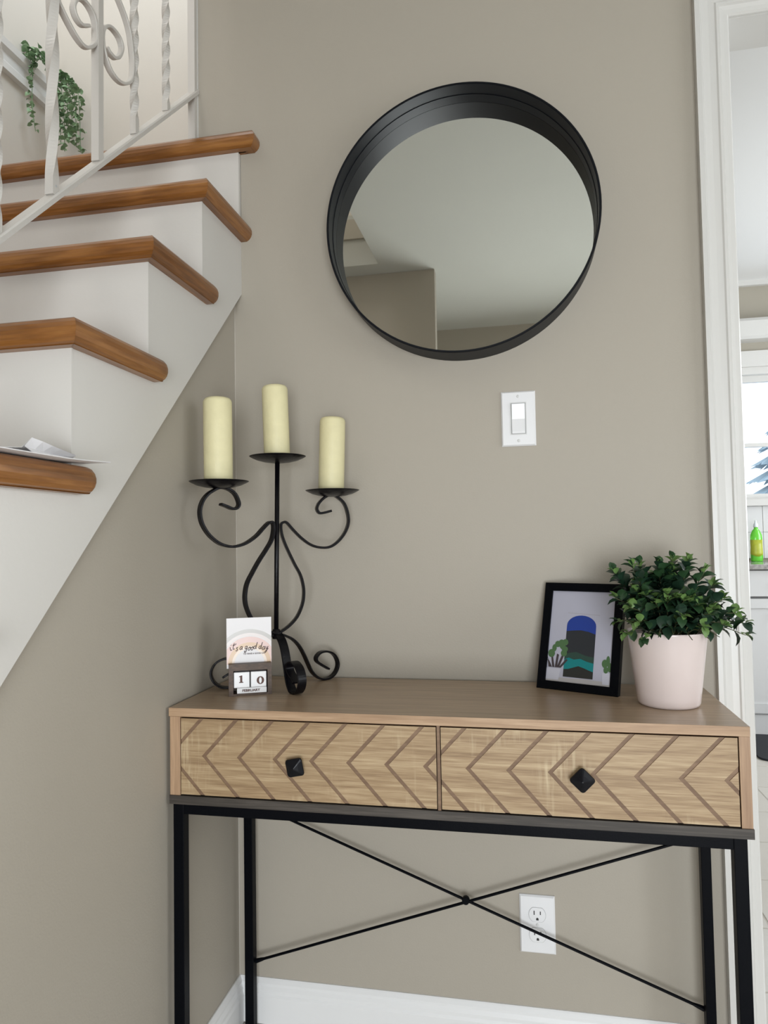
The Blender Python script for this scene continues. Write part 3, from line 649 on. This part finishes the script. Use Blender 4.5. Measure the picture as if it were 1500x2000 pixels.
# potted cactus, left: pads in a ring over a dark aloe
art([(0, .02), (.20, .02), (.225, .14), (0, .14)], 'art_pot', 6)
for k, (ax_, ay_, aw, tl) in enumerate(((.03, .15, .10, .24), (.09, .15, .04, .27), (.13, .15, -.02, .27), (.16, .15, -.07, .26), (.19, .15, -.11, .22), (.05, .15, .05, .20))):
    art([(ax_, ay_), (ax_+.035, ay_), (ax_-aw+.03, tl+.02), (ax_-aw, tl+.03)], 'art_aloe', 7+k*.2)
for k, (a, b, rx, ry) in enumerate(((.06, .30, .055, .045), (.10, .36, .035, .04), (.15, .405, .045, .035), (.21, .425, .045, .032), (.27, .43, .045, .035), (.23, .385, .045, .035), (.27, .355, .05, .032), (.26, .31, .05, .035))):
    art(warc(a, b, rx, ry, 0, 2*PI*.96, 12), 'art_cactus', 8+k*.2)
art([(.88, .02), (1, .02), (1, .14), (.865, .14)], 'art_pot', 6)
for k, (a, b, rx, ry) in enumerate(((.90, .235, .045, .045), (.945, .265, .028, .055), (.975, .20, .03, .05), (.92, .17, .035, .035))): art(warc(a, b, rx, ry, 0, 2*PI*.96, 12), 'art_cactus', 7+k*.2)
# ------------------------------------------------------------------ potted plant
random.seed(11)
PC = Vector((.9155, -.188, TZ))
pl = thing('potted_plant', 'bushy green artificial plant in a pale pink pot at the right end of the table', 'plant', PC)
zr_ = .1325
obj('pot', lathe([(0, 0), (.048, 0), (.0520, .0015), (.0540, .006), (.0690, zr_-.003), (.0700, zr_), (.0690, zr_+.001), (.0672, zr_), (.0660, zr_-.006), (.0655, zr_-.02), (0, zr_-.02)], PC, 72), 'pot', pl, smooth=True)
obj('soil', lathe([(0, zr_-.016), (.03, zr_-.013), (.0654, zr_-.017), (.0654, zr_-.0195), (0, zr_-.0195)], PC, 32), 'soil', pl)
def leaf_mesh(name, m, l, wd):
    bm = bmesh.new(); R = []
    for t, ww, dz in ((0, .06, 0), (.22, .7, .06), (.48, 1, .09), (.75, .72, .05), (1, .05, -.06)):
        R.append([bm.verts.new((t*l, s*ww*wd/2, dz*l+abs(s)*ww*wd*.18)) for s in (-1, 0, 1)])
    for a, b in zip(R, R[1:]):
        for i in (0, 1): bm.faces.new((a[i], a[i+1], b[i+1], b[i]))
    me = bpy.data.meshes.new(name); bm.to_mesh(me); bm.free(); me.materials.append(M[m])
    for p in me.polygons: p.use_smooth = True
    return me
LM = [leaf_mesh('leaf', 'leaf1', .028, .0205), leaf_mesh('leaf', 'leaf2', .026, .0195), leaf_mesh('leaf', 'leaf3', .022, .0165)]
def place(me, pos, direction, roll, s, parent, name='leaf'):
    o = bpy.data.objects.new(name, me); COL.objects.link(o); o.parent = parent
    q = Vector(direction).to_track_quat('X', 'Z')@Matrix.Rotation(roll, 3, 'X').to_quaternion()
    o.rotation_mode = 'QUATERNION'; o.rotation_quaternion = q; o.location = Vector(pos)-worigin(parent); o.scale = (s, s, s); return o
spots = []
stems = []
base = PC+Vector((0, 0, zr_-.015))
tips = []
# hand-placed outer sprigs (tip positions), then a filled dome between them
for t in ((-.088, .01, .250), (-.060, -.03, .262), (-.092, -.03, .205), (-.075, .04, .232), (-.040, .02, .262), (-.010, .0, .262), (.018, .02, .272), (.040, -.01, .270), (.052, .05, .268), (.070, .0, .252),
          (.088, .02, .225), (.097, -.01, .200), (.120, .0, .165), (.137, .01, .145), (.128, -.02, .128), (.100, .03, .150), (-.030, -.075, .190), (.010, -.095, .168), (.045, -.085, .150), (-.058, -.072, .155), (-.085, -.02, .150), (.085, -.055, .150), (-.050, -.085, .128), (-.005, -.088, .138), (.025, -.090, .128), (.055, -.075, .128), (-.030, -.092, .132), (-.075, -.045, .132), (-.07, -.065, .180), (.078, -.05, .128), (.06, -.07, .170), (-.01, -.08, .215), (.03, -.07, .21)):
    tips.append((Vector(t), 1))
for k in range(34):
    a = k*2.399; e = math.radians(12+75*((k*.618) % 1)); R_ = .078+.012*math.sin(k*1.7)
    tips.append((Vector((math.cos(a)*math.cos(e)*R_*1.0+.002, math.sin(a)*math.cos(e)*R_*.95, zr_+.012+.105*math.sin(e))), 0))
for (t, hand) in tips:
    tip = PC+Vector((t.x, t.y, t.z if t.z < .2 else t.z-.010)); hv = Vector((t.x, t.y, 0)); b0 = base+hv*.35
    if b0.y > -.03: b0.y = -.03
    mid = b0.lerp(tip, .5)+Vector((0, 0, .018)); path = crom([b0, mid, tip], 8); stems.append(path)
    L = sum((path[i+1]-path[i]).length for i in range(len(path)-1)); npair = max(3, int(L/.0135))
    for j in range(npair):
        f = .14+.80*j/(npair-1); idx = min(len(path)-2, int(f*(len(path)-1))); p = path[idx].lerp(path[idx+1], f*(len(path)-1)-idx)
        tt = (path[idx+1]-path[idx]).normalized(); n = tt.orthogonal().normalized(); ang = j*PI/2+random.random()*.8
        n = Matrix.Rotation(ang, 3, tt)@n
        for s in (-1, 1):
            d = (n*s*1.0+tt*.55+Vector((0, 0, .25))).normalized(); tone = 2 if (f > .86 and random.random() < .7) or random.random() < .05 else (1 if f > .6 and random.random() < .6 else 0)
            spots.append((p, d, random.uniform(-.5, .5), random.uniform(.78, 1.12)*(.85 if f > .85 else 1), tone, hand))
    tt = (path[-1]-path[-2]).normalized()
    for q in range(3):
        n = Matrix.Rotation(q*2.1+random.random(), 3, tt)@tt.orthogonal().normalized()
        spots.append((tip, (tt*1.1+n*.6).normalized(), random.uniform(-.5, .5), random.uniform(.55, .8), 2 if random.random() < .75 else 1, hand))
for path in stems: obj('stem', tube(path, lambda t: .0013-.0006*t, 5), 'stem', pl)
camp = Vector((.669, -1.558, 1.08)); spots = [s for s in spots if s[0].y < -.012 and not ((s[0]-PC).xy.length < .075 and s[0].z < PC.z+zr_-.005) and not (s[0].y < PC.y-.04 and s[0].z < PC.z+zr_+.010 and s[0].x > PC.x-.035)]
spots.sort(key=lambda s: (s[0]-camp).length-(.05 if s[5] else 0))
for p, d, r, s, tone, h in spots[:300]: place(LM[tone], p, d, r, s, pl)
bm = bmesh.new()
for p, d, r, s, tone, h in spots[300:]:
    n = bmesh.new(); n.from_mesh(LM[tone]); q = d.to_track_quat('X', 'Z').to_matrix().to_4x4()@Matrix.Rotation(r, 4, 'X')
    for f in n.faces: f.material_index = tone
    merge(bm, n, Matrix.Translation(p)@q@Matrix.Scale(s, 4))
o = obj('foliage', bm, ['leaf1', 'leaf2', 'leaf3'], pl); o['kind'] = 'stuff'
# ------------------------------------------------------------------ trailing vine in the stairwell
random.seed(5)
VB = Vector((-1.075, .76, 2.90))
vn = thing('hanging_vine', 'trailing green vine draped over the white rail in the stairwell', 'plant', VB)
vl = leaf_mesh('leaf', 'vine', .025, .021)
def strand(pts, step, s, spread):
    path = crom(pts, 8); obj('stem', tube(path, .0014, 4), 'vine', vn); acc = 0
    for i in range(len(path)-1):
        seg = path[i+1]-path[i]; acc += seg.length
        while acc > step:
            acc -= step; p = path[i+1]-seg.normalized()*acc
            d = Vector((random.uniform(-1, 1), random.uniform(-1, .4), random.uniform(-.8, .3))).normalized()
            q = p+Vector((random.uniform(-spread, spread), random.uniform(-spread, spread)*.5, random.uniform(-spread, spread)*.6))
            q.x = max(q.x, XL+.012); q.y = min(q.y, YF-.02); vls.append((q, d, random.uniform(-1, 1), s*random.uniform(.75, 1.2)))
vls = []
strand([(-1.075, .76, 2.92), (-1.10, .74, 2.955), (-1.128, .72, 2.965), (-1.125, .71, 2.93), (-1.100, .72, 2.88)], .0045, 1.15, .018)
strand([(-1.112, .72, 2.95), (-1.106, .71, 2.86), (-1.108, .71, 2.76), (-1.100, .71, 2.68), (-1.100, .72, 2.64)], .009, .85, .008)
for k in range(7):
    x1 = -1.075+.017*k; zb = (2.66, 2.60, 2.57, 2.60, 2.62, 2.58, 2.56)[k]
    strand([(-1.08, .76, 2.91), (-1.055+.012*k, .76, 2.905-.010*k), (-1.045+.0165*k, .75, 2.80), (-1.035+.0165*k, .75, 2.70), (-1.035+.0165*k, .755, zb)], .0095 if k else .014, 1.0, .012)
for k, (q, d, r, s) in enumerate(vls[:300]): place(vl, q, d, r, s, vn)
bm = bmesh.new()
for q, d, r, s in vls[300:]:
    n = bmesh.new(); n.from_mesh(vl); merge(bm, n, Matrix.Translation(q)@d.to_track_quat('X', 'Z').to_matrix().to_4x4()@Matrix.Rotation(r, 4, 'X')@Matrix.Scale(s, 4))
if len(bm.verts): o = obj('foliage', bm, 'vine', vn); o['kind'] = 'stuff'
else: bm.free()
# ------------------------------------------------------------------ kitchen
KX1 = 3.6
struct('wall_kitchen_left', B(-.0, .1, .11, 3.2, 0, CZ), 'kwall')
KW = (1.72, 3.10, 1.30, 2.135)
struct('wall_kitchen_back', wallb((0, KW[0], 3.2, 3.32, 0, 2.8), (KW[1], KX1+.1, 3.2, 3.32, 0, 2.8), (KW[0], KW[1], 3.2, 3.32, 0, KW[2]), (KW[0], KW[1], 3.2, 3.32, KW[3], 2.8)), 'kwall')
struct('wall_kitchen_right', wallb((KX1, KX1+.1, .11, .9, 0, CZ), (KX1, KX1+.1, 2.5, 3.2, 0, CZ), (KX1, KX1+.1, .9, 2.5, 0, .8), (KX1, KX1+.1, .9, 2.5, 2.2, CZ)), 'kwall')
struct('ceiling_kitchen', B(0, KX1+.1, .1105, 3.3, CZ, CZ+.1), 'kceil')
struct('trim_4', B(.1, KX1, 3.17, 3.2, CZ-.032, CZ), 'white')
w1 = struct('window_1', wallb((KW[0]-.07, KW[1]+.07, 3.18, 3.2, KW[3], KW[3]+.10), (KW[0]-.07, KW[0], 3.18, 3.2, KW[2], KW[3]), (KW[1], KW[1]+.07, 3.18, 3.2, KW[2], KW[3]), (KW[0]-.08, KW[1]+.08, 3.15, 3.2, 1.262, 1.302)), 'white')
obj('window_frame', wallb((KW[0], KW[1], 3.2, 3.30, KW[3]-.045, KW[3]), (KW[0], KW[0]+.04, 3.2, 3.30, KW[2], KW[3]), (KW[1]-.04, KW[1], 3.2, 3.30, KW[2], KW[3]), (KW[0], KW[1], 3.2, 3.30, KW[2], KW[2]+.012)), 'white', w1)
obj('sash', wallb((KW[0]+.04, KW[1]-.04, 3.25, 3.28, KW[3]-.085, KW[3]-.045), (KW[0]+.04, KW[1]-.04, 3.25, 3.29, 1.638, 1.662), (KW[0]+.04, KW[1]-.04, 3.24, 3.27, KW[2]+.012, KW[2]+.04), (KW[0]+.04, KW[0]+.07, 3.25, 3.28, KW[2], KW[3]), (KW[1]-.07, KW[1]-.04, 3.25, 3.28, KW[2], KW[3])), 'white', w1)
obj('pane', B(KW[0]+.05, KW[1]-.05, 3.262, 3.266, 1.66, KW[3]-.06), 'glass', w1); obj('pane', B(KW[0]+.05, KW[1]-.05, 3.252, 3.256, KW[2]+.03, 1.64), 'glass', w1)
bm = prism([(3.2, 2.29), (3.10, 2.29), (3.085, 2.305), (3.085, 2.40), (3.10, 2.42), (3.2, 2.42)], 0, 1.55, 3.3)
tag(obj('valance', bm, 'white', origin=(2.4, 3.15, 2.35)), 'white box valance on the wall above the kitchen window', 'valance')
# backsplash
bs = struct('trim_5', B(.3, KX1, 3.194, 3.2, .935, 1.262), 'gap'); t0 = None
for i in range(9):
    for j in range(2):
        x = 1.655+i*.152; z = .937+j*.163
        if t0 is None: t0 = obj('tile', B(x, x+.149, 3.188, 3.196, z, z+.160, bev=.001), 'splash', bs, origin=(x, 3.19, z))
        else: t = t0.copy(); COL.objects.link(t); t.parent = bs; t.location = (x, 3.19, z)
def cabinet(x0, x1, label):
    cb = thing('base_cabinet', label, 'cabinet', ((x0+x1)/2, 2.9, 0))
    obj('body', B(x0, x1, 2.622, 3.19, .0, .889), 'cab', cb)
    obj('toe_kick', B(x0, x1, 2.612, 2.622, .0, .110), 'cab', cb)
    d = obj('drawer_front', B(x0+.003, x1-.003, 2.602, 2.621, .7475, .888, bev=.002), 'cab', cb)
    obj('gap', B(x0, x1, 2.612, 2.6215, .735, .7475), 'cab_gap', cb)
    D = obj('door', wallb((x0+.003, x0+.063, 2.602, 2.621, .121, .735), (x1-.063, x1-.003, 2.602, 2.621, .121, .735), (x0+.063, x1-.063, 2.602, 2.621, .121, .172), (x0+.063, x1-.063, 2.602, 2.621, .684, .735), (x0+.063, x1-.063, 2.610, 2.621, .172, .684)), 'cab', cb)
    for dd, zz in ((d, .82), (D, .66)):
        obj('handle', tube([(x1-.10, 2.602, zz), (x1-.10, 2.580, zz), (x1-.03, 2.580, zz), (x1-.03, 2.602, zz)], .004, 8), 'gap', dd)
cabinet(1.62, 2.08, 'grey white base cabinet seen through the doorway under the granite worktop')
tag(obj('countertop', B(1.60, 3.5, 2.578, 3.187, .894, .922, bev=.003), 'counter', origin=(2.5, 2.9, .894)), 'speckled grey granite worktop on the kitchen cabinets', 'worktop')
# bottle
bc = Vector((2.030, 3.06, .9222)); bt = thing('soap_bottle', 'green plastic dish soap bottle on the kitchen worktop', 'bottle', bc)
def oval(prof):
    rings = []
    for hw, dpt, z in prof: rings.append([bc+Vector((hw*math.cos(2*PI*k/28), dpt*math.sin(2*PI*k/28), z)) for k in range(28)])
    return loft(rings)
obj('bottle_body', oval([(.030, .018, 0), (.034, .021, .004), (.035, .022, .05), (.033, .021, .09), (.034, .021, .14), (.032, .020, .160), (.022, .015, .185), (.012, .011, .196), (.011, .011, .206)]), 'green', bt, smooth=True)
obj('bottle_cap', oval([(.0125, .0125, .206), (.0135, .0135, .208), (.0125, .0125, .225), (.007, .007, .232), (.005, .005, .246), (.003, .003, .248)]), 'cap', bt, smooth=True)
obj('bottle_label', oval([(.0336, .0216, .030), (.0356, .0226, .05), (.0337, .0217, .09), (.0346, .0217, .13)]), 'label', bt, smooth=True)
tag(obj('sponge', B(2.112, 2.20, 3.03, 3.10, .922, .952, bev=.006), 'yellow', origin=(2.155, 3.06, .922)), 'yellow sponge beside the green bottle on the worktop', 'sponge')
rp = []
for cx_, cy_, a0 in ((1.795, 2.19, PI), (2.9, 2.19, 1.5*PI), (2.9, 2.55, 0), (1.795, 2.55, .5*PI)):
    for k in range(7): a = a0+k*PI/12; rp.append((cx_+.05*math.cos(a), cy_+.05*math.sin(a)))
tag(obj('floor_mat', prism(rp, 2, .0003, .010), 'mat', origin=(2.3, 2.35, 0)), 'dark charcoal mat with rounded corners on the kitchen floor', 'mat')
# outside
struct('ground', B(-30, 40, 3.6, 60, -1.3, -1.2), 'yard')
tr = thing('fir_tree', 'hazy blue green fir tree outside the kitchen window', 'tree', (5.45, 13, -1.2))
obj('trunk', tube([(5.45, 13, -1.2), (5.45, 13, 1.5), (5.45, 13, 3.25)], lambda t: .12*(1-t)+.01, 10), 'bark', tr)
random.seed(3)
for k in range(15):
    z = 3.25-k*.27; R_ = .26+k*.135; bm = bmesh.new(); c0 = bm.verts.new((5.45, 13, z)); N = 46; vs = []
    for i in range(N):
        a = 2*PI*i/N+random.uniform(-.1, .1); r = R_*(1 if i % 2 else .72)*random.uniform(.85, 1.12); vs.append(bm.verts.new((5.45+r*math.cos(a), 13+r*math.sin(a), z-.16-r*.33+random.uniform(-.04, .04))))
    for i in range(N): bm.faces.new((c0, vs[i], vs[(i+1) % N]))
    obj('bough', bm, 'fir', tr)
